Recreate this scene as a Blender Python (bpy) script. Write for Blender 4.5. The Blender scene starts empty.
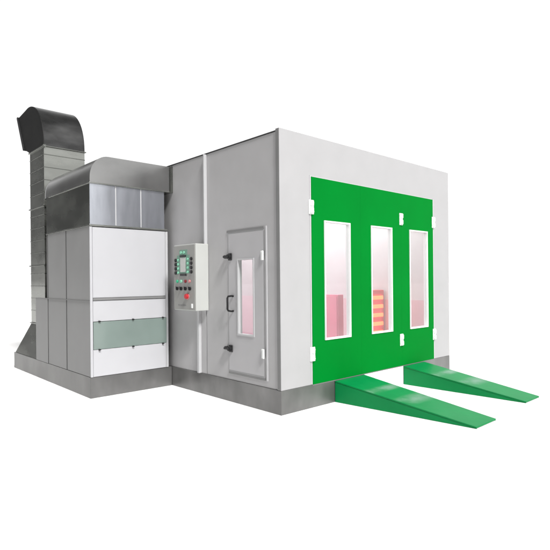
import bpy, bmesh, math, random
from mathutils import Vector, Matrix
random.seed(4)
scene = bpy.context.scene
col = scene.collection

# ------------------------------------------------------------------ materials
def new_mat(name):
    m = bpy.data.materials.new(name); m.use_nodes = True
    nt = m.node_tree
    return m, nt, nt.nodes, nt.links, nt.nodes['Principled BSDF']

def paint(name, colour, rough=0.45, var=0.04, bump=0.02, scale=3.0, spec=0.5, dirt=0.0):
    """painted sheet steel: faint tone drift, orange peel, soft dents, light grime"""
    m, nt, N, L, b = new_mat(name)
    tc = N.new('ShaderNodeTexCoord')
    n1 = N.new('ShaderNodeTexNoise'); n1.inputs['Scale'].default_value = scale; n1.inputs['Detail'].default_value = 5
    L.new(tc.outputs['Object'], n1.inputs['Vector'])
    mp = N.new('ShaderNodeMapRange'); mp.inputs['From Min'].default_value = .3; mp.inputs['From Max'].default_value = .7
    mp.inputs['To Min'].default_value = 1 - var; mp.inputs['To Max'].default_value = 1 + var
    L.new(n1.outputs['Fac'], mp.inputs['Value'])
    mx = N.new('ShaderNodeVectorMath'); mx.operation = 'SCALE'; mx.inputs[0].default_value = colour[:3]
    L.new(mp.outputs['Result'], mx.inputs['Scale'])
    src = mx.outputs['Vector']
    if dirt > 0:
        n3 = N.new('ShaderNodeTexNoise'); n3.inputs['Scale'].default_value = 1.6; n3.inputs['Detail'].default_value = 9
        n3.inputs['Roughness'].default_value = .65
        mpv = N.new('ShaderNodeMapping'); mpv.inputs['Scale'].default_value = (2.2, 2.2, .5)
        L.new(tc.outputs['Object'], mpv.inputs['Vector']); L.new(mpv.outputs['Vector'], n3.inputs['Vector'])
        r3 = N.new('ShaderNodeMapRange'); r3.inputs['From Min'].default_value = .52; r3.inputs['From Max'].default_value = .75
        r3.inputs['To Max'].default_value = dirt
        L.new(n3.outputs['Fac'], r3.inputs['Value'])
        mm = N.new('ShaderNodeMix'); mm.data_type = 'RGBA'
        L.new(r3.outputs['Result'], mm.inputs['Factor']); L.new(src, mm.inputs[6])
        mm.inputs[7].default_value = (colour[0]*.55, colour[1]*.53, colour[2]*.5, 1)
        src = mm.outputs[2]
    L.new(src, b.inputs['Base Color'])
    n2 = N.new('ShaderNodeTexNoise'); n2.inputs['Scale'].default_value = 2.2; n2.inputs['Detail'].default_value = 2
    L.new(tc.outputs['Object'], n2.inputs['Vector'])
    bp = N.new('ShaderNodeBump'); bp.inputs['Strength'].default_value = bump * 10; bp.inputs['Distance'].default_value = .02
    L.new(n2.outputs['Fac'], bp.inputs['Height']); L.new(bp.outputs['Normal'], b.inputs['Normal'])
    rr = N.new('ShaderNodeMapRange'); rr.inputs['To Min'].default_value = rough - .06; rr.inputs['To Max'].default_value = rough + .08
    L.new(n1.outputs['Fac'], rr.inputs['Value']); L.new(rr.outputs['Result'], b.inputs['Roughness'])
    b.inputs['Specular IOR Level'].default_value = spec
    return m

def metal(name, colour, rough=0.35, var=.18, stretch=(1, 1, 1), bump=.25, metallic=.9, scale=2.5):
    """galvanised / brushed sheet: spangle, cloudy tarnish, oil-canning"""
    m, nt, N, L, b = new_mat(name)
    tc = N.new('ShaderNodeTexCoord')
    mpp = N.new('ShaderNodeMapping'); mpp.inputs['Scale'].default_value = stretch
    L.new(tc.outputs['Object'], mpp.inputs['Vector'])
    n1 = N.new('ShaderNodeTexNoise'); n1.inputs['Scale'].default_value = scale; n1.inputs['Detail'].default_value = 3
    L.new(mpp.outputs['Vector'], n1.inputs['Vector'])
    v = N.new('ShaderNodeTexVoronoi'); v.inputs['Scale'].default_value = 38
    L.new(tc.outputs['Object'], v.inputs['Vector'])
    sep = N.new('ShaderNodeSeparateColor'); L.new(v.outputs['Color'], sep.inputs['Color'])
    ad = N.new('ShaderNodeMath'); ad.operation = 'MULTIPLY_ADD'; ad.inputs[1].default_value = .012
    L.new(sep.outputs['Red'], ad.inputs[0]); L.new(n1.outputs['Fac'], ad.inputs[2])
    mp = N.new('ShaderNodeMapRange'); mp.inputs['From Min'].default_value = .38; mp.inputs['From Max'].default_value = .72
    mp.inputs['To Min'].default_value = 1 - var; mp.inputs['To Max'].default_value = 1 + var
    L.new(ad.outputs['Value'], mp.inputs['Value'])
    mx = N.new('ShaderNodeVectorMath'); mx.operation = 'SCALE'; mx.inputs[0].default_value = colour[:3]
    L.new(mp.outputs['Result'], mx.inputs['Scale']); L.new(mx.outputs['Vector'], b.inputs['Base Color'])
    rr = N.new('ShaderNodeMapRange'); rr.inputs['To Min'].default_value = rough - .05; rr.inputs['To Max'].default_value = rough + .1
    L.new(ad.outputs['Value'], rr.inputs['Value']); L.new(rr.outputs['Result'], b.inputs['Roughness'])
    b.inputs['Metallic'].default_value = metallic
    n2 = N.new('ShaderNodeTexNoise'); n2.inputs['Scale'].default_value = 1.7; n2.inputs['Detail'].default_value = 0
    L.new(mpp.outputs['Vector'], n2.inputs['Vector'])
    bp = N.new('ShaderNodeBump'); bp.inputs['Strength'].default_value = bump; bp.inputs['Distance'].default_value = .05
    L.new(n2.outputs['Fac'], bp.inputs['Height']); L.new(bp.outputs['Normal'], b.inputs['Normal'])
    return m

def emit(name, colour, s):
    m, nt, N, L, b = new_mat(name)
    b.inputs['Base Color'].default_value = (*colour, 1)
    b.inputs['Emission Color'].default_value = (*colour, 1); b.inputs['Emission Strength'].default_value = s
    return m

def pane_mat(name, tint, haze, haze_col):
    """clear sheet: see-through, fresnel reflection, a little dusty film"""
    m = bpy.data.materials.new(name); m.use_nodes = True
    N = m.node_tree.nodes; L = m.node_tree.links; N.clear()
    out = N.new('ShaderNodeOutputMaterial'); tr = N.new('ShaderNodeBsdfTransparent'); tr.inputs['Color'].default_value = (*tint, 1)
    gl = N.new('ShaderNodeBsdfGlossy'); gl.inputs['Roughness'].default_value = .03
    df = N.new('ShaderNodeBsdfDiffuse'); df.inputs['Color'].default_value = (*haze_col, 1)
    nz = N.new('ShaderNodeTexNoise'); nz.inputs['Scale'].default_value = 3; nz.inputs['Detail'].default_value = 4
    tc = N.new('ShaderNodeTexCoord'); L.new(tc.outputs['Object'], nz.inputs['Vector'])
    mr = N.new('ShaderNodeMapRange'); mr.inputs['To Min'].default_value = haze * .5; mr.inputs['To Max'].default_value = haze * 1.5
    L.new(nz.outputs['Fac'], mr.inputs['Value'])
    m1 = N.new('ShaderNodeMixShader'); L.new(mr.outputs['Result'], m1.inputs['Fac']); L.new(tr.outputs[0], m1.inputs[1]); L.new(df.outputs[0], m1.inputs[2])
    fr = N.new('ShaderNodeFresnel'); fr.inputs['IOR'].default_value = 1.45
    geo = N.new('ShaderNodeNewGeometry'); fb = N.new('ShaderNodeMath'); fb.operation = 'SUBTRACT'; fb.inputs[0].default_value = 1
    L.new(geo.outputs['Backfacing'], fb.inputs[1]); fm = N.new('ShaderNodeMath'); fm.operation = 'MULTIPLY'
    L.new(fb.outputs[0], fm.inputs[0]); L.new(fr.outputs[0], fm.inputs[1])
    m2 = N.new('ShaderNodeMixShader'); L.new(fm.outputs[0], m2.inputs['Fac']); L.new(m1.outputs[0], m2.inputs[1]); L.new(gl.outputs[0], m2.inputs[2])
    L.new(m2.outputs[0], out.inputs['Surface'])
    return m

def ramp_mat():
    """green paint with bright reflections of worn patches painted in as pale bands"""
    m, nt, N, L, b = new_mat('ramp_green')
    tc = N.new('ShaderNodeTexCoord')
    n1 = N.new('ShaderNodeTexNoise'); n1.inputs['Scale'].default_value = 2.4; n1.inputs['Detail'].default_value = 7; n1.inputs['Roughness'].default_value = .6
    L.new(tc.outputs['Object'], n1.inputs['Vector'])
    sep = N.new('ShaderNodeSeparateXYZ'); L.new(tc.outputs['Object'], sep.inputs[0])
    def band(c, w):
        a = N.new('ShaderNodeMath'); a.operation = 'SUBTRACT'; a.inputs[1].default_value = c; L.new(sep.outputs['Y'], a.inputs[0])
        b_ = N.new('ShaderNodeMath'); b_.operation = 'ABSOLUTE'; L.new(a.outputs[0], b_.inputs[0])
        c_ = N.new('ShaderNodeMapRange'); c_.inputs['From Min'].default_value = w; c_.inputs['From Max'].default_value = w * .25
        L.new(b_.outputs[0], c_.inputs['Value']); return c_.outputs[0]
    s = N.new('ShaderNodeMath'); s.operation = 'MAXIMUM'; L.new(band(-.52, .10), s.inputs[0]); L.new(band(-.95, .15), s.inputs[1])
    nn = N.new('ShaderNodeMapRange'); nn.inputs['From Min'].default_value = .38; nn.inputs['From Max'].default_value = .62
    L.new(n1.outputs['Fac'], nn.inputs['Value'])
    pr = N.new('ShaderNodeMath'); pr.operation = 'MULTIPLY'; L.new(s.outputs[0], pr.inputs[0]); L.new(nn.outputs[0], pr.inputs[1])
    geo = N.new('ShaderNodeNewGeometry'); sg = N.new('ShaderNodeSeparateXYZ'); L.new(geo.outputs['True Normal'], sg.inputs[0])
    up = N.new('ShaderNodeMath'); up.operation = 'GREATER_THAN'; up.inputs[1].default_value = .7; L.new(sg.outputs['Z'], up.inputs[0])
    p2 = N.new('ShaderNodeMath'); p2.operation = 'MULTIPLY'; L.new(pr.outputs[0], p2.inputs[0]); L.new(up.outputs[0], p2.inputs[1])
    p3 = N.new('ShaderNodeMath'); p3.operation = 'MULTIPLY'; p3.inputs[1].default_value = .55; L.new(p2.outputs[0], p3.inputs[0])
    vr = N.new('ShaderNodeMapRange'); vr.inputs['To Min'].default_value = .82; vr.inputs['To Max'].default_value = 1.2; L.new(n1.outputs['Fac'], vr.inputs['Value'])
    sc = N.new('ShaderNodeVectorMath'); sc.operation = 'SCALE'; sc.inputs[0].default_value = RAMP_GREEN; L.new(vr.outputs[0], sc.inputs['Scale'])
    mm = N.new('ShaderNodeMix'); mm.data_type = 'RGBA'; L.new(p3.outputs[0], mm.inputs['Factor']); L.new(sc.outputs[0], mm.inputs[6])
    mm.inputs[7].default_value = (.32, .40, .38, 1)  # pale tone of the painted-in reflections on the worn patches
    L.new(mm.outputs[2], b.inputs['Base Color'])
    b.inputs['Roughness'].default_value = .42; b.inputs['Specular IOR Level'].default_value = .18
    n2 = N.new('ShaderNodeTexNoise'); n2.inputs['Scale'].default_value = 4; L.new(tc.outputs['Object'], n2.inputs['Vector'])
    bp = N.new('ShaderNodeBump'); bp.inputs['Strength'].default_value = .25; bp.inputs['Distance'].default_value = .02
    L.new(n2.outputs['Fac'], bp.inputs['Height']); L.new(bp.outputs['Normal'], b.inputs['Normal'])
    return m

RAMP_GREEN = (.001, .235, .064)
M = dict(
    facade=paint('facade_paint', (.405, .40, .407), .5, .025, .012),
    side=paint('wall_paint', (.425, .42, .425), .4, .03, .015, dirt=.05),
    door=paint('man_door_paint', (.435, .43, .44), .38, .03, .012),
    trim=paint('light_trim', (.50, .50, .51), .4, .02, .005),
    green=paint('door_green', (.0, .195, .021), .5, .06, .010, 1.2, .02),
    plinth=metal('plinth_steel', (.205, .203, .20), .34, .2, (1, 1, .6), .15, .65),
    galv=metal('galvanised', (.33, .337, .315), .25, .15, (.6, .6, 1.6), .22),
    galvdark=metal('weathered_galvanised', (.21, .216, .20), .25, .24, (.6, .6, 1.2), .22),
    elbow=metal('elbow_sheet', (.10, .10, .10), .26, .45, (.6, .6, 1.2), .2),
    cheek=metal('elbow_shade_sheet', (.012, .012, .012), .5, .4, (1, 1, 1), .05, .4),  # elbow sheet again, with the side's shade painted into the colour
    hood=metal('hood_sheet', (.36, .36, .355), .22, .10, (.7, .7, 1.0), .25),
    bright=metal('bright_sheet', (.56, .58, .63), .20, .22, (1.4, 1.4, .3), .25),
    white=paint('white_panel', (.49, .49, .51), .4, .015, .01),
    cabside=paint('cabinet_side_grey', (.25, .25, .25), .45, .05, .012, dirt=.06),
    box=paint('control_box_grey', (.50, .51, .49), .45, .03, .008),
    boxface=paint('control_face_grey', (.29, .29, .275), .45, .03, .005),
    hinge=paint('white_hinge', (.85, .87, .86), .3, .02, .01),
    black=paint('black_plastic', (.012, .012, .013), .35, .1, .01),
    gasket=paint('gasket_grey', (.33, .33, .335), .5, .05, .01),
    palepink=paint('painted_pale_glow', (.80, .66, .70), .5, .02, .01),  # paler pink glow painted into the colour of the far wall
    sill=paint('white_sill', (.9, .9, .9), .5, .01, .004),
    seal=paint('dark_seal', (.035, .035, .036), .6, .1, .01),
    midgrey=paint('seam_grey', (.20, .20, .20), .5, .05, .01),
    filtglass=paint('grey_green_glass', (.185, .235, .215), .12, .14, .006, .8, .8),  # uneven tone in the colour stands in for reflections on the glass
    mimic=paint('mimic_green', (.16, .30, .23), .4, .05, .004),
    teal=emit('teal_lamp', (.22, .52, .37), .10),
    green_l=emit('green_lamp', (.05, .4, .22), .1),
    red_l=paint('red_button', (.55, .03, .04), .3, .05, .004),
    redd=paint('dark_red_button', (.2, .02, .025), .3, .05, .004),
    pinkb=paint('pale_red_button', (.6, .25, .25), .3, .05, .004),
    inner=paint('inner_white', (.72, .71, .72), .5, .02, .01),
    glow_pink=paint('painted_pink_glow', (.76, .54, .59), .5, .02, .01),  # pink heater glow painted into the lower wall colour
    innerfloor=paint('inner_floor', (.62, .36, .44), .5, .06, .01),  # pink heater glow painted into the floor colour
    pink=paint('pink_cabinet', (.84, .24, .34), .45, .04, .01),
    red=paint('heater_red', (.85, .10, .10), .4, .05, .01),
    tube=emit('heater_tube', (1.0, .17, .045), 2.3),
    lamp=emit('ceiling_lamp', (1, .99, .98), 7.0),
    pane=pane_mat('window_pane', (.95, .96, .96), .07, (.8, .8, .82)),
    ramp=ramp_mat(),
)

# ------------------------------------------------------------------ helpers
def bm_new(): return bmesh.new()

def add_box(bm, x0, x1, y0, y1, z0, z1, bev=0.0, seg=2):
    t = bmesh.new()
    vs = [t.verts.new((x, y, z)) for x in (x0, x1) for y in (y0, y1) for z in (z0, z1)]
    for f in ((0, 1, 3, 2), (4, 6, 7, 5), (0, 4, 5, 1), (2, 3, 7, 6), (0, 2, 6, 4), (1, 5, 7, 3)):
        t.faces.new([vs[i] for i in f])
    if bev > 0:
        bmesh.ops.bevel(t, geom=t.edges[:], offset=bev, segments=seg, affect='EDGES', profile=.5)
    merge(bm, t)

def merge(bm, t):
    me = bpy.data.meshes.new('tmp'); bmesh.ops.recalc_face_normals(t, faces=t.faces[:])
    t.to_mesh(me); t.free(); bm.from_mesh(me); bpy.data.meshes.remove(me)

def add_prism(bm, poly, axis, a0, a1, bev=0.0):
    """extrude a 2-D outline along an axis: 'x' takes (y,z), 'y' takes (x,z)"""
    t = bmesh.new()
    def P(q, a): return (a, q[0], q[1]) if axis == 'x' else (q[0], a, q[1])
    A = [t.verts.new(P(q, a0)) for q in poly]; B = [t.verts.new(P(q, a1)) for q in poly]
    n = len(poly)
    t.faces.new(A); t.faces.new(B)
    for i in range(n): t.faces.new((A[i], A[(i+1) % n], B[(i+1) % n], B[i]))
    if bev: bmesh.ops.bevel(t, geom=t.edges[:], offset=bev, segments=1, affect='EDGES')
    merge(bm, t)

def add_cyl(bm, c, r, h, axis='z', seg=20, r2=None, bev=0.0):
    t = bmesh.new()
    bmesh.ops.create_cone(t, cap_ends=True, segments=seg, radius1=r, radius2=r if r2 is None else r2, depth=h)
    R = {'z': Matrix.Identity(4), 'x': Matrix.Rotation(math.pi/2, 4, 'Y'), 'y': Matrix.Rotation(math.pi/2, 4, 'X')}[axis]
    if bev:
        bmesh.ops.bevel(t, geom=[e for e in t.edges if len(e.link_faces) == 2 and any(len(f.verts) > 4 for f in e.link_faces)], offset=bev, segments=2, affect='EDGES')
    bmesh.ops.transform(t, matrix=Matrix.Translation(c) @ R, verts=t.verts[:])
    merge(bm, t)

def add_tube(bm, pts, r, seg=10):
    t = bmesh.new(); rings = []
    pts = [Vector(p) for p in pts]
    for i, p in enumerate(pts):
        d = (pts[min(i+1, len(pts)-1)] - pts[max(i-1, 0)]).normalized()
        a = d.orthogonal().normalized() if i == 0 else (rings[-1][1] - d * rings[-1][1].dot(d)).normalized()
        b = d.cross(a)
        rings.append(([t.verts.new(p + (a*math.cos(k*2*math.pi/seg) + b*math.sin(k*2*math.pi/seg))*r) for k in range(seg)], a))
    for i in range(len(rings)-1):
        for k in range(seg):
            t.faces.new((rings[i][0][k], rings[i][0][(k+1) % seg], rings[i+1][0][(k+1) % seg], rings[i+1][0][k]))
    t.faces.new(rings[0][0]); t.faces.new(rings[-1][0])
    merge(bm, t)

def world_loc(o):
    v = Vector(o.location)
    while o.parent: o = o.parent; v += Vector(o.location)
    return v

def obj(name, bm, mat, parent=None, loc=None, smooth=False):
    """link a bmesh given in scene coordinates as one mesh object, under parent if given"""
    me = bpy.data.meshes.new(name)
    o = bpy.data.objects.new(name, me); col.objects.link(o)
    base = world_loc(parent) if parent else Vector((0, 0, 0))
    if parent: o.parent = parent
    wl = Vector(loc) if loc else base
    o.location = wl - base
    bmesh.ops.translate(bm, verts=bm.verts[:], vec=-wl)
    bm.to_mesh(me); bm.free()
    me.materials.append(mat)
    if smooth:
        for p in me.polygons: p.use_smooth = True
        me.set_sharp_from_angle(angle=math.radians(35))
    return o

def thing(name, loc, label, cat, group=None):
    o = bpy.data.objects.new(name, None); col.objects.link(o); o.location = loc
    o.empty_display_size = .2
    o['label'] = label; o['category'] = cat
    if group: o['group'] = group
    return o

def box_part(name, mat, parent, *b, bev=0.0):
    bm = bm_new(); add_box(bm, *b, bev=bev); return obj(name, bm, mat, parent)

def frame_bm(bm, axis, d0, d1, u0, u1, z0, z1, U0, U1, Z0, Z1, bev=0.0):
    """rectangular ring: outer U,Z / inner u,z, thickness d0..d1; axis 'y' = ring in XZ, 'x' = ring in YZ"""
    def B(a0, a1, c0, c1):
        if axis == 'y': add_box(bm, a0, a1, d0, d1, c0, c1, bev)
        else: add_box(bm, d0, d1, a0, a1, c0, c1, bev)
    B(U0, u0, Z0, Z1); B(u1, U1, Z0, Z1); B(u0, u1, z1, Z1); B(u0, u1, Z0, z0)

# ------------------------------------------------------------------ dimensions (metres)
W, HT, HP = 3.94, 3.40, .29          # booth width, height, plinth height
DB = 6.1                             # booth depth
YU = 2.453                           # front plane of the exhaust cabinet
UX = 1.273                           # cabinet width
FX0, FX1, FY0, FY1 = -1.104, -.39, 4.78, 5.53   # flue duct

# ------------------------------------------------------------------ setting
g = bm_new(); add_box(g, -150, 150, -150, 150, -.2, 0)
gm, nt, N, L, b = new_mat('white_floor')
b.inputs['Base Color'].default_value = (.93, .93, .93, 1); b.inputs['Roughness'].default_value = .9; b.inputs['Specular IOR Level'].default_value = .1
nz = N.new('ShaderNodeTexNoise'); nz.inputs['Scale'].default_value = .6
mr = N.new('ShaderNodeMapRange'); mr.inputs['To Min'].default_value = .94; mr.inputs['To Max'].default_value = .97
L.new(nz.outputs['Fac'], mr.inputs['Value']); L.new(mr.outputs['Result'], b.inputs['Base Color'])
go = obj('floor', g, gm); go['kind'] = 'structure'

# ------------------------------------------------------------------ the spray booth
booth = thing('spray_booth', (0, 0, 0), 'large grey sheet metal spray booth with green front doors and glazed side door', 'spray booth')
p = booth
box_part('plinth', M['plinth'], p, 0, W, 0, DB, 0, HP, bev=.004)

# front wall round the big door opening
OX0, OX1, OZ = .515, 3.445, 2.905
bm = bm_new()
add_box(bm, 0, OX0, 0, .06, HP + .002, HT)
add_box(bm, OX1, W, 0, .06, HP + .002, HT)
add_box(bm, OX0, OX1, 0, .06, OZ, HT)
bmesh.ops.remove_doubles(bm, verts=bm.verts[:], dist=1e-5)
front = obj('front_wall', bm, M['facade'], p)
# door opening lining, seen as a thin bright line on the left of the leaves
bm = bm_new()
add_box(bm, OX0, OX0 + .018, -.006, .09, HP + .003, OZ)
add_box(bm, OX1 - .018, OX1, -.006, .09, HP + .003, OZ)
add_box(bm, OX0 + .018, OX1 - .018, .0, .09, OZ - .012, OZ)
obj('door_frame', bm, M['trim'], p)

# side wall: two panels with an opening for the man door
DY0, DY1, DZ0, DZ1 = .30, 1.02, .40, 2.235
bm = bm_new()
sx0, sx1 = .014, .074
add_box(bm, sx0, sx1, .072, DY0, HP + .002, 3.37)
add_box(bm, sx0, sx1, DY0, DY1, DZ1, 3.37)
add_box(bm, sx0, sx1, DY0, DY1, HP + .002, DZ0)
add_box(bm, sx0, sx1, DY1, 1.53, HP + .002, 3.37)
obj('side_wall', bm, M['side'], p)
box_part('side_wall', M['side'], p, sx0 - .002, sx1, 1.545, DB, HP + .002, 3.37)
box_part('corner_trim', M['midgrey'], p, -.0035, -.0003, .003, .0585, HP + .003, HT - .003)
box_part('seal', M['seal'], p, .0125, .07, .0605, .0715, HP + .002, 3.385)
box_part('seal', M['seal'], p, .02, .07, 1.5305, 1.5445, HP + .002, 3.36)
# raised cover strip over the panel joint, above the control cabinet
box_part('joint_cover', M['trim'], p, -.036, .0138, 1.50, 1.524, 2.10, 3.366, bev=.004)
# cable trunking running down to the plinth
bm = bm_new(); add_box(bm, -.032, .0138, 1.665, 1.715, HP - .0, 1.24, .005)
obj('cable_trunking', bm, M['trim'], p)
# roof with its dark edge strip
box_part('roof', M['side'], p, .016, W, .0605, DB, 3.371, 3.385)
box_part('roof_edge', M['seal'], p, .006, .0155, .0605, DB, 3.371, 3.386)
box_part('side_wall', M['side'], p, W - .06, W - .002, .0605, DB, HP + .002, 3.37)
box_part('back_wall', M['side'], p, .075, W - .061, DB - .06, DB, HP + .002, 3.37)

# inside lining
box_part('inner_floor', M['innerfloor'], p, .08, W - .065, .10, DB - .065, HP + .004, HP + .012)
bm = bm_new()
add_box(bm, .08, W - .065, .10, DB - .065, 3.28, 3.30)
add_box(bm, .08, W - .065, DB - .075, DB - .066, HP + .013, 3.28)
add_box(bm, W - .075, W - .065, .10, DB - .08, HP + .013, 3.28)
add_box(bm, .0745, .084, 1.1, DB - .08, HP + .013, 3.28)
obj('inner_lining', bm, M['inner'], p)
box_part('painted_glow_panel', M['glow_pink'], p, W - .082, W - .0755, .12, 2.6, HP + .013, 1.22)  # panels added low on the inner wall to carry the painted pink glow
box_part('painted_glow_panel', M['palepink'], p, W - .082, W - .0755, 2.61, DB - .09, HP + .013, 1.22)
for (x0, x1) in ((.35, 1.05), (W - 1.05, W - .35)):
    for k in range(4):
        y0 = .5 + k * 1.38
        box_part('ceiling_lamp', M['lamp'], p, x0, x1, y0, y0 + 1.15, 3.25, 3.275)

# --- big green leaves
def hinge_bm(cx, z, w, h):
    bm = bm_new()
    add_box(bm, cx - w/2, cx + w/2, -.016, .004, z - h/2, z + h/2, .006)
    add_cyl(bm, (cx, -.016, z + h*.26), w*.34, h*.36, 'z', 14, bev=.004)
    add_cyl(bm, (cx, -.016, z - h*.26), w*.34, h*.36, 'z', 14, bev=.004)
    for s in (-1, 1):
        for q in (-.3, .3):
            add_cyl(bm, (cx + s*w*.38, -.018, z + q*h), .008, .008, 'y', 8)
    return bm

def green_leaf(x0, x1, wx0, wx1, hinges):
    bm = bm_new()
    z0, z1, wz0, wz1 = HP + .001, OZ - .013, .825, 2.36
    frame_bm(bm, 'y', -.008, .045, wx0, wx1, wz0, wz1, x0, x1, z0, z1)
    bmesh.ops.remove_doubles(bm, verts=bm.verts[:], dist=1e-5)
    leaf = obj('door', bm, M['green'], p)
    bm = bm_new(); t = .019
    frame_bm(bm, 'y', -.020, .050, wx0 + t, wx1 - t, wz0 + t, wz1 - t, wx0 + .001, wx1 - .001, wz0 + .001, wz1 - .001)
    fr = obj('window_frame', bm, M['hinge'], leaf)
    bm = bm_new(); add_box(bm, wx0 + t, wx1 - t, .012, .018, wz0 + t, wz1 - t)
    obj('pane', bm, M['pane'], leaf)
    for (hx, hz) in hinges:
        obj('hinge', hinge_bm(hx, hz, .085, .18), M['hinge'], leaf)
    return leaf
XL = OX0 + .022; XR = OX1 - .021
green_leaf(XL, 1.5172, .765, 1.29, [(XL - .002, 2.51), (XL - .002, .67)])
green_leaf(1.5182, 2.5000, 1.75, 2.262, [])
green_leaf(2.5010, XR, 2.722, 3.245, [(2.505, 2.505), (2.475 + .02, .68), (XR + .01, 2.52), (XR + .01, .69)])
# white sill sheet on the plinth between the two ramps
box_part('sill_panel', M['sill'], p, 1.583, 2.538, -.004, -.0005, .002, HP - .013)
# bottom rail lip under the leaves
box_part('threshold', M['midgrey'], p, XL, XR, -.004, .05, HP - .012, HP - .0005)

# --- man door in the side wall
bm = bm_new()
z0, z1 = DZ0 + .02, DZ1 - .02; y0, y1 = DY0 + .012, DY1 - .012
WY0, WY1, WZ0, WZ1 = .478, .818, .89, 1.885
frame_bm(bm, 'x', .004, .055, WY0, WY1, WZ0, WZ1, y0, y1, z0, z1)
bmesh.ops.remove_doubles(bm, verts=bm.verts[:], dist=1e-5)
md = obj('side_door', bm, M['door'], p)
bm = bm_new(); t = .022
frame_bm(bm, 'x', -.006, .06, WY0 + t, WY1 - t, WZ0 + t, WZ1 - t, WY0 + .001, WY1 - .001, WZ0 + .001, WZ1 - .001)
obj('window_frame', bm, M['trim'], md)
bm = bm_new(); add_box(bm, .03, .036, WY0 + t, WY1 - t, WZ0 + t, WZ1 - t)
obj('pane', bm, M['pane'], md)
# frame: shadow groove, bright jamb on the hinge side, head moulding and sill moulding
bm = bm_new()
add_box(bm, .0, .0135, DY0 - .01, DY1 + .02, DZ1, DZ1 + .028, .004)
obj('door_moulding', bm, M['midgrey'], md)
bm = bm_new(); add_box(bm, .002, .0135, DY0 - .01, DY1 + .0, DZ0 - .03, DZ0, .004)
obj('door_moulding', bm, M['midgrey'], md)
bm = bm_new(); add_box(bm, .0, .0137, .238, .262, DZ0 - .03, DZ1 + .028, .004)
obj('door_jamb', bm, M['trim'], md)
bm = bm_new()
add_box(bm, .006, .05, DY0 - .0, y0, DZ0, DZ1)
add_box(bm, .008, .05, y1, DY1, DZ0, DZ1)
add_box(bm, .006, .05, y0, y1, z1, DZ1)
add_box(bm, .006, .05, y0, y1, DZ0, z0)
obj('door_gasket', bm, M['gasket'], md)
for hz in (1.905, .70):                     # white hinges
    bm = bm_new(); add_box(bm, -.016, .0, .29, .335, hz - .058, hz + .058, .005)
    add_cyl(bm, (-.018, .292, hz), .013, .116, 'z', 12, bev=.003)
    obj('hinge', bm, M['hinge'], md)
for hz in (1.915, .705):                    # black cam latches
    bm = bm_new()
    add_box(bm, -.014, .004, .925, 1.0, hz - .05, hz + .045, .01)
    add_cyl(bm, (-.035, .955, hz), .03, .05, 'x', 18, bev=.006)
    add_box(bm, -.055, -.028, .955, 1.06, hz - .016, hz + .014, .008)
    add_box(bm, -.03, .012, 1.035, 1.075, hz - .022, hz + .022, .006)
    obj('latch', bm, M['black'], md)
bm = bm_new()
hy = .955
add_tube(bm, [(.004, hy - .045, 1.395), (-.03, hy - .045, 1.398), (-.055, hy - .01, 1.392), (-.06, hy, 1.37), (-.06, hy, 1.30), (-.06, hy, 1.225), (-.055, hy - .01, 1.205), (-.03, hy - .045, 1.198), (.004, hy - .045, 1.2)], .013)
obj('handle', bm, M['black'], md, smooth=True)

# ------------------------------------------------------------------ things inside the booth, seen through the windows
ht = thing('infrared_heater', (3.55, 1.3, HP + .012), 'red heater with glowing orange bars seen through the middle door window', 'heater')
bm = bm_new()
zb = HP + .012
add_box(bm, 3.20, 3.83, 1.25, 1.55, zb + .08, 1.40, .015)
obj('housing', bm, M['red'], ht)
for z in (.62, .78, .94, 1.10, 1.26):
    bm = bm_new(); add_box(bm, 3.23, 3.76, 1.215, 1.249, z - .035, z + .035, .012); obj('heating_bar', bm, M['tube'], ht)
for x in (3.26, 3.78):
    bm = bm_new(); add_cyl(bm, (x, 1.4, zb + .04), .04, .05, 'x', 16); obj('wheel', bm, M['black'], ht)
ck = thing('storage_cabinet', (2.87, 1.75, HP + .012), 'small pink cabinet seen through the left door window', 'cabinet')
bm = bm_new(); add_box(bm, 2.8, 2.95, 1.5, 2.0, zb + .001, 1.33, .008); obj('body', bm, M['pink'], ck)
bm = bm_new(); add_box(bm, 2.787, 2.7995, 1.52, 1.98, zb + .08, 1.30, .004); obj('door', bm, M['pink'], ck)
bm = bm_new(); add_box(bm, 2.772, 2.786, 1.9, 1.915, .8, .95, .003); obj('handle', bm, M['trim'], ck)

# ------------------------------------------------------------------ control cabinet on the side wall
CB = (-.20, .0115, 1.475, 2.035, 1.185, 2.115)
cc = thing('control_cabinet', (-.09, 1.755, 1.185), 'grey wall mounted control box with green and red buttons beside the side door', 'control box')
bm = bm_new(); add_box(bm, *CB, .008); obj('housing', bm, M['box'], cc)
bm = bm_new(); add_box(bm, -.212, -.2005, 1.485, 2.025, 1.20, 2.10, .006); fp = obj('front_panel', bm, M['boxface'], cc)
def cy(u): return 2.035 - u * .56
def dot(u, z, r, mat, name, h=.018):
    bm = bm_new(); add_cyl(bm, (-.212 - h/2, cy(u), z), r, h, 'x', 16, bev=.003); obj(name, bm, mat, fp, smooth=True)
def plate(u0, u1, z0, z1, mat, name, d=.008, base=-.212):
    bm = bm_new(); add_box(bm, base - d, base - .0003, cy(u1), cy(u0), z0, z1, .002); return obj(name, bm, mat, fp)
plate(.185, .76, 1.705, 1.965, M['mimic'], 'button_plate', .003)
plate(.30, .66, 1.9655, 2.04, M['mimic'], 'button_plate', .003)
plate(.35, .595, 1.725, 1.93, M['box'], 'display', .006, -.2155)
for u in (.385, .52): dot(u, 2.0, .020, M['teal'], 'indicator')
plate(.34, .61, 1.937, 1.962, M['black'], 'label_bar', .012, -.2155)
plate(.34, .61, 1.672, 1.70, M['black'], 'label_bar', .012)
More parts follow.
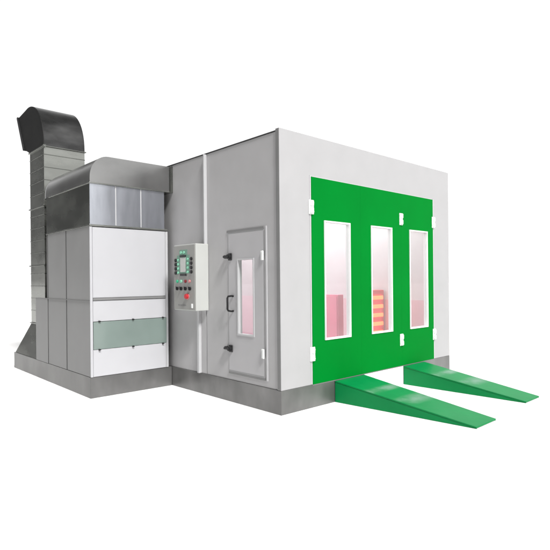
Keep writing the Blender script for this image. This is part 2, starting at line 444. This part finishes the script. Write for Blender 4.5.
for z in (1.905, 1.845, 1.785, 1.725):
    dot(.13, z - .01, .024, M['black'], 'button'); dot(.85, z, .024, M['black'], 'button')
    dot(.245, z - .008, .018, M['teal'], 'indicator'); dot(.69, z, .018, M['teal'], 'indicator')
for u, mt in ((.21, M['green_l']), (.385, M['teal']), (.585, M['redd']), (.77, M['pinkb'])):
    dot(u, 1.595, .022, mt, 'push_button', .022)
for u in (.20, .38, .58, .78):
    dot(u, 1.492, .025, M['black'], 'rotary_switch', .024)
    bm = bm_new(); add_box(bm, -.246, -.2362, cy(u) - .006, cy(u) + .006, 1.478, 1.522, .002); obj('switch_knob', bm, M['black'], fp)
dot(.66, 1.385, .048, M['pinkb'], 'stop_ring', .008)
dot(.66, 1.385, .034, M['red_l'], 'emergency_stop', .04)
for k in range(6):
    plate(.22 + k*.065, .262 + k*.065, 1.252, 1.268, M['midgrey'], 'nameplate', .003)
bm = bm_new(); add_box(bm, -.225, -.2123, cy(.90), cy(.84), 1.225, 1.285, .004); obj('lock', bm, M['hinge'], fp)

# ------------------------------------------------------------------ exhaust cabinet
eu = thing('exhaust_cabinet', (-UX/2, YU, 0), 'tall white and galvanised exhaust filter cabinet standing against the booth side', 'exhaust cabinet')
box_part('plinth', M['plinth'], eu, -UX, -.003, YU, 6.0, 0, HP, bev=.004)
XR_ = -.065
# carcass: side sheets, seen from the left
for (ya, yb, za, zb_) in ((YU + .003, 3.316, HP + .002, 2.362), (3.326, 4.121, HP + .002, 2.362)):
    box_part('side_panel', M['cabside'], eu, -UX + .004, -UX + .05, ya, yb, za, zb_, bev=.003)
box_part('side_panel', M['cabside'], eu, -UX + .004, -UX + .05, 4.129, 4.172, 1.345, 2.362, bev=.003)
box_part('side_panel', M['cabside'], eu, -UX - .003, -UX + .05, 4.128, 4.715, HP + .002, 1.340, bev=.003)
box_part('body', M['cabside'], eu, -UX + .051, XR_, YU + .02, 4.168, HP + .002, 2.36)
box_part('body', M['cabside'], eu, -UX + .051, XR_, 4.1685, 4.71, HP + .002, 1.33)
box_part('cover_strip', M['seal'], eu, -UX - .001, -UX + .02, 3.3165, 3.3255, HP + .004, 2.36)
box_part('cover_strip', M['seal'], eu, -UX - .001, -UX + .02, 4.1215, 4.1285, HP + .004, 2.36)
box_part('cover_strip', M['midgrey'], eu, -UX - .006, -UX + .0035, YU + .004, 4.715, 1.330, 1.342)
box_part('gap_shade', M['seal'], eu, -.0645, .0105, YU + .30, YU + .34, HP + .002, 3.0)  # dark strip set back in the gap, standing in for its shade
# front sheets
f0 = YU - .014
box_part('corner_post', M['white'], eu, -UX, -UX + .034, f0 - .002, YU + .0025, HP + .002, 2.36, bev=.003)
box_part('corner_post', M['trim'], eu, -.105, -.065, f0, YU + .019, HP + .002, 2.352, bev=.003)
box_part('front_panel', M['white'], eu, -UX + .038, -.109, f0, YU + .019, 1.378, 2.355, bev=.004)
box_part('front_panel', M['white'], eu, -UX + .038, -.109, f0, YU + .019, 1.052, 1.338, bev=.003)
box_part('front_panel', M['white'], eu, -UX + .038, -.109, f0, YU + .019, HP + .004, .663, bev=.003)
box_part('front_rail', M['midgrey'], eu, -UX + .036, -.107, f0 - .012, YU + .019, 1.342, 1.374, bev=.004)
fg = box_part('filter_window', M['filtglass'], eu, -UX + .040, -.100, f0 - .006, YU + .01, .667, 1.046, bev=.002)
for cx in (-1.155, -.655, -.17):
    for cz, s in ((1.052, 1), (.662, -1)):
        bm = bm_new()
        add_cyl(bm, (cx, f0 - .014, cz), .012, .026, 'y', 12, bev=.003)
        add_box(bm, cx - .008, cx + .018, f0 - .028, f0 - .020, cz - .008, cz + .008, .002)
        obj('clip', bm, M['black'], fg)
# metal section above the shoulder
box_part('shoulder_trim', M['galv'], eu, -UX - .006, -.07, f0 - .012, 4.176, 2.363, 2.388, bev=.004)
box_part('upper_section', M['galvdark'], eu, -UX + .004, -.113, YU + .0065, 4.17, 2.389, 2.955)
for (xa, xb) in ((-UX + .006, -.897), (-.889, -.508), (-.500, -.115)):
    box_part('upper_front_sheet', M['bright'], eu, xa, xb, YU - .006, YU + .006, 2.389, 2.955, bev=.002)
for xs in (-.893, -.504):
    box_part('sheet_joint', M['trim'], eu, xs - .008, xs + .008, YU - .013, YU - .0065, 2.392, 2.952, bev=.003)
# hood: quarter-round shoulder along the left edge, rounded rear end
HZ0, HZ1 = 2.958, 3.345
R = .27
def hood_poly(x0, z1, rr):
    rz = rr * 1.16
    pts = [(.008, HZ0), (x0, HZ0), (x0, HZ0 + .02)]
    n = 12
    for k in range(n + 1):
        a = math.pi - k * (math.pi/2) / n
        pts.append((x0 + rr + rr * math.cos(a), z1 - rz + rz * math.sin(a)))
    pts.append((.008, z1)); return pts
t = bmesh.new(); prev = None; first = None
secs = [(YU - .03, 0, 0), (4.16, 0, 0)] + [(4.16 + .20*math.sin(a), .10*(1-math.cos(a)), .24*(1-math.cos(a))) for a in [math.pi/2*k/7 for k in range(1, 8)]]
for (yy, dx, dz) in secs:
    ring = [t.verts.new((x, yy, z)) for x, z in hood_poly(-UX + dx, HZ1 - dz, R * (1 - dz*2.6))]
    # keep the poly valid when the section shrinks
    if prev:
        n = len(ring)
        for i in range(n): t.faces.new((prev[i], prev[(i+1) % n], ring[(i+1) % n], ring[i]))
    else: first = ring
    prev = ring
t.faces.new(first); t.faces.new(prev)
bmesh.ops.recalc_face_normals(t, faces=t.faces[:])
hd = obj('hood', t, M['hood'], eu, smooth=True)
box_part('hood_flange', M['galv'], hd, -UX - .006, .009, YU - .036, 4.05, 2.950, 2.966, bev=.003)
bm = bm_new(); add_box(bm, -.03, .011, YU - .055, YU - .031, 2.945, 3.35, .004); obj('hood_bracket', bm, M['galvdark'], hd)

# ------------------------------------------------------------------ flue duct with elbow
fl = thing('flue_duct', ((FX0+FX1)/2, (FY0+FY1)/2, HP), 'tall rectangular galvanised flue duct with dark hooded elbow behind the exhaust cabinet', 'duct')
# boot standing on the plinth
bm = bm_new(); t = bmesh.new()
lo = [(-1.255, 4.74, HP + .003), (FX1, 4.74, HP + .003), (FX1, 5.97, HP + .003), (-1.255, 5.97, HP + .003)]
hi = [(FX0, FY0, .85), (FX1, FY0, .85), (FX1, FY1, .85), (FX0, FY1, .85)]
A = [t.verts.new(v) for v in lo]; B = [t.verts.new(v) for v in hi]
t.faces.new(A); t.faces.new(B)
for i in range(4): t.faces.new((A[i], A[(i+1) % 4], B[(i+1) % 4], B[i]))
merge(bm, t)
obj('boot', bm, M['galv'], fl)
# duct sections with cross-broken seams and flanges
zs = [.868, 1.905, 2.935, 3.97]
for k in range(3):
    za, zb_ = zs[k] + .0015, zs[k+1] - .0185
    bm = bm_new(); add_box(bm, FX0, FX1, FY0, FY1, za, zb_, .004)
    o = obj('duct_section', bm, M['galv'] if k != 9 else M['galvdark'], fl)
    n = 4; bm = bm_new()
    for j in range(1, n + 1):
        z = za + (zb_ - za) * j / (n + .6)
        add_box(bm, FX0 - .005, FX1 + .005, FY0 - .005, FY1 + .005, z - .006, z + .006, .0015)
    obj('seam', bm, M['galvdark'], o)
for z in (.860, 1.895, 2.925, 3.96):
    bm = bm_new(); add_box(bm, FX0 - .022, FX1 + .022, FY0 - .022, FY1 + .022, z - .009, z + .009, .003)
    add_box(bm, FX0 - .018, FX0 + .03, FY0 - .032, FY0 - .022, z - .022, z + .022, .004)
    obj('flange', bm, M['galvdark'], fl)
# elbow: rises, turns back and opens in a slanted mouth
ez = 3.97
cyc, R1 = 5.62, .84
arc = [(cyc + R1*math.cos(math.pi - a), ez + .02 + R1*math.sin(math.pi - a)) for a in [math.pi/2*k/14 for k in range(15)]]
mouth_t, mouth_b = (6.235, 4.776), (5.876, 4.115)
inner_b = (5.53, ez + .0)
th = .012
bm = bm_new()
prof = [(FY0, ez)] + arc + [mouth_t, mouth_b, inner_b]
# two cheeks

# outer skin and inner skin
def skin(pts, inward):
    t = bmesh.new()
    a = [t.verts.new((FX0 + th, y, z)) for y, z in pts]; b_ = [t.verts.new((FX1 - th, y, z)) for y, z in pts]
    q = [(y + inward[i][0], z + inward[i][1]) for i, (y, z) in enumerate(pts)]
    c = [t.verts.new((FX0 + th, y, z)) for y, z in q]; d = [t.verts.new((FX1 - th, y, z)) for y, z in q]
    for i in range(len(pts) - 1):
        t.faces.new((a[i], a[i+1], b_[i+1], b_[i])); t.faces.new((c[i], c[i+1], d[i+1], d[i]))
    t.faces.new((a[0], b_[0], d[0], c[0])); t.faces.new((a[-1], b_[-1], d[-1], c[-1]))
    merge(bm, t)
outer = [(FY0, ez)] + arc + [mouth_t]
inw = []
for (y, z) in outer:
    v = Vector((cyc - y, ez - z)); v.normalize(); inw.append((v.x*th, v.y*th))
skin(outer, inw)
skin([inner_b, mouth_b], [(0, th), (0, th)])
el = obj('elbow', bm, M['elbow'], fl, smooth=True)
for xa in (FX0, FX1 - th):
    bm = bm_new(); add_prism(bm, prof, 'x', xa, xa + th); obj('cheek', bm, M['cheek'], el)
# rim round the mouth
d = Vector((mouth_t[0]-mouth_b[0], mouth_t[1]-mouth_b[1])).normalized(); nn = Vector((d.y, -d.x))
def mp(s, w): v = Vector(mouth_b) + d*s + nn*w; return (v.x, v.y)
Lm = (Vector(mouth_t)-Vector(mouth_b)).length
bm = bm_new()
ring = [mp(-.02, -.02), mp(Lm+.02, -.02), mp(Lm+.02, .02), mp(-.02, .02)]
add_prism(bm, ring, 'x', FX0 - .018, FX0 + .001); add_prism(bm, ring, 'x', FX1 - .001, FX1 + .018)
add_prism(bm, [mp(-.02, -.02), mp(.01, -.02), mp(.01, .02), mp(-.02, .02)], 'x', FX0 + .001, FX1 - .001)
add_prism(bm, [mp(Lm-.01, -.02), mp(Lm+.02, -.02), mp(Lm+.02, .02), mp(Lm-.01, .02)], 'x', FX0 + .001, FX1 - .001)
obj('mouth_rim', bm, M['black'], el)
# ------------------------------------------------------------------ ramps
def ramp(label, x0b, x1b, x0t, x1t, yl):
    r = thing('loading_ramp', ((x0b + x1b)/2, -.004, 0), label, 'ramp', 'green loading ramps at the booth doors')
    zt = HP - .014; tip = .022
    def wedge(xa0, xa1, xb0, xb1, za, zb_, z0a, z0b, name, y0=-.005, y1=-yl):
        t = bmesh.new()
        v = [t.verts.new(q) for q in ((xa0, y0, z0a), (xa1, y0, z0a), (xb1, y1, z0b), (xb0, y1, z0b),
                                      (xa0, y0, za), (xa1, y0, za), (xb1, y1, zb_), (xb0, y1, zb_))]
        for f in ((0, 1, 2, 3), (4, 5, 6, 7), (0, 1, 5, 4), (1, 2, 6, 5), (2, 3, 7, 6), (3, 0, 4, 7)):
            t.faces.new([v[i] for i in f])
        bmesh.ops.recalc_face_normals(t, faces=t.faces[:])
        bmesh.ops.bevel(t, geom=t.edges[:], offset=.003, segments=2, affect='EDGES')
        return obj(name, t, M['ramp'], r)
    th = .014
    wedge(x0b, x1b, x0t, x1t, zt, tip, zt - th, tip - th, 'top_plate')
    wedge(x0b + .003, x0b + .013, x0t + .003, x0t + .013, zt - th - .001, tip - th - .0005, .001, .0008, 'side_plate')
    wedge(x1b - .013, x1b - .003, x1t - .013, x1t - .003, zt - th - .001, tip - th - .0005, .001, .0008, 'side_plate')
    return r
ramp('green loading ramp nearest the side door, under the left door window', .955, 1.58, 1.115, 1.585, 1.835)
ramp('green loading ramp at the far right end of the booth front', 2.54, 3.13, 2.63, 3.07, 1.755)

# ------------------------------------------------------------------ light
w = bpy.data.worlds.new('World'); scene.world = w; w.use_nodes = True
N = w.node_tree.nodes; L = w.node_tree.links
bg = N['Background']
tc = N.new('ShaderNodeTexCoord'); sp = N.new('ShaderNodeSeparateXYZ'); L.new(tc.outputs['Generated'], sp.inputs[0])
mx = N.new('ShaderNodeMapRange'); mx.interpolation_type = 'SMOOTHSTEP'
mx.inputs['From Min'].default_value = -.30; mx.inputs['From Max'].default_value = .14
mx.inputs['To Min'].default_value = .10; mx.inputs['To Max'].default_value = 1.0
L.new(sp.outputs['X'], mx.inputs['Value'])
mz = N.new('ShaderNodeMapRange'); mz.interpolation_type = 'SMOOTHSTEP'
mz.inputs['From Min'].default_value = .48; mz.inputs['From Max'].default_value = .85
mz.inputs['To Min'].default_value = 1.0; mz.inputs['To Max'].default_value = .25
L.new(sp.outputs['Z'], mz.inputs['Value'])
mm = N.new('ShaderNodeMath'); mm.operation = 'MULTIPLY'; L.new(mx.outputs[0], mm.inputs[0]); L.new(mz.outputs[0], mm.inputs[1])
# added: dimmer sky behind the camera with bright upright stripes the metal reflects
sn = N.new('ShaderNodeMath'); sn.operation = 'SINE'; sx_ = N.new('ShaderNodeMath'); sx_.operation = 'MULTIPLY'; sx_.inputs[1].default_value = 19.0
ph = N.new('ShaderNodeMath'); ph.operation = 'ADD'; ph.inputs[1].default_value = 2.15
L.new(sp.outputs['X'], sx_.inputs[0]); L.new(sx_.outputs[0], ph.inputs[0]); L.new(ph.outputs[0], sn.inputs[0])
sr = N.new('ShaderNodeMapRange'); sr.interpolation_type = 'SMOOTHSTEP'; sr.inputs['From Min'].default_value = -.6; sr.inputs['From Max'].default_value = .6
sr.inputs['To Min'].default_value = .6; sr.inputs['To Max'].default_value = 1.35; L.new(sn.outputs[0], sr.inputs['Value'])
yb = N.new('ShaderNodeMapRange'); yb.interpolation_type = 'SMOOTHSTEP'; yb.inputs['From Min'].default_value = -.15; yb.inputs['From Max'].default_value = -.45
L.new(sp.outputs['Y'], yb.inputs['Value'])
bl = N.new('ShaderNodeMix'); bl.data_type = 'FLOAT'; L.new(yb.outputs[0], bl.inputs[0]); bl.inputs[2].default_value = 1.0; L.new(sr.outputs[0], bl.inputs[3])
mb = N.new('ShaderNodeMath'); mb.operation = 'MULTIPLY'; L.new(mm.outputs[0], mb.inputs[0]); L.new(bl.outputs[0], mb.inputs[1])
m2 = N.new('ShaderNodeMath'); m2.operation = 'MULTIPLY'; m2.inputs[1].default_value = 1.08; L.new(mb.outputs[0], m2.inputs[0])
L.new(m2.outputs[0], bg.inputs['Strength']); bg.inputs['Color'].default_value = (1, 1, 1, 1)

sd = bpy.data.lights.new('key_light', 'SUN'); sd.energy = 4.5; sd.angle = math.radians(12); sd.color = (1, .99, .975)
so = bpy.data.objects.new('key_light', sd); col.objects.link(so)
to_sun = Vector((-.16, -.655, .74)).normalized()
so.rotation_euler = to_sun.to_track_quat('Z', 'Y').to_euler(); so.location = (0, -8, 8)

# ------------------------------------------------------------------ camera
f, cx, cyy, yaw, pitch, roll = 504.53, 275.367, 279.954, .742156, 0.0, -.0090885
fw = Vector((math.sin(yaw)*math.cos(pitch), math.cos(yaw)*math.cos(pitch), math.sin(pitch)))
rt = fw.cross(Vector((0, 0, 1))).normalized(); up = rt.cross(fw)
r2 = rt*math.cos(roll) + up*math.sin(roll); u2 = -rt*math.sin(roll) + up*math.cos(roll)
cd = bpy.data.cameras.new('camera'); cam = bpy.data.objects.new('camera', cd); col.objects.link(cam)
cd.sensor_width = 36; cd.lens = f * 36 / 550
cd.shift_x = (275 - cx) / 550; cd.shift_y = (cyy - 275) / 550
cam.matrix_world = Matrix(((r2.x, u2.x, -fw.x, -4.06366), (r2.y, u2.y, -fw.y, -4.34641), (r2.z, u2.z, -fw.z, 1.602553), (0, 0, 0, 1)))
cd.clip_end = 500
scene.camera = cam
scene.view_settings.view_transform = 'Standard'; scene.view_settings.look = 'None'
scene.view_settings.exposure = 0; scene.view_settings.gamma = 1
scene.cycles.max_bounces = 8; scene.cycles.transparent_max_bounces = 12
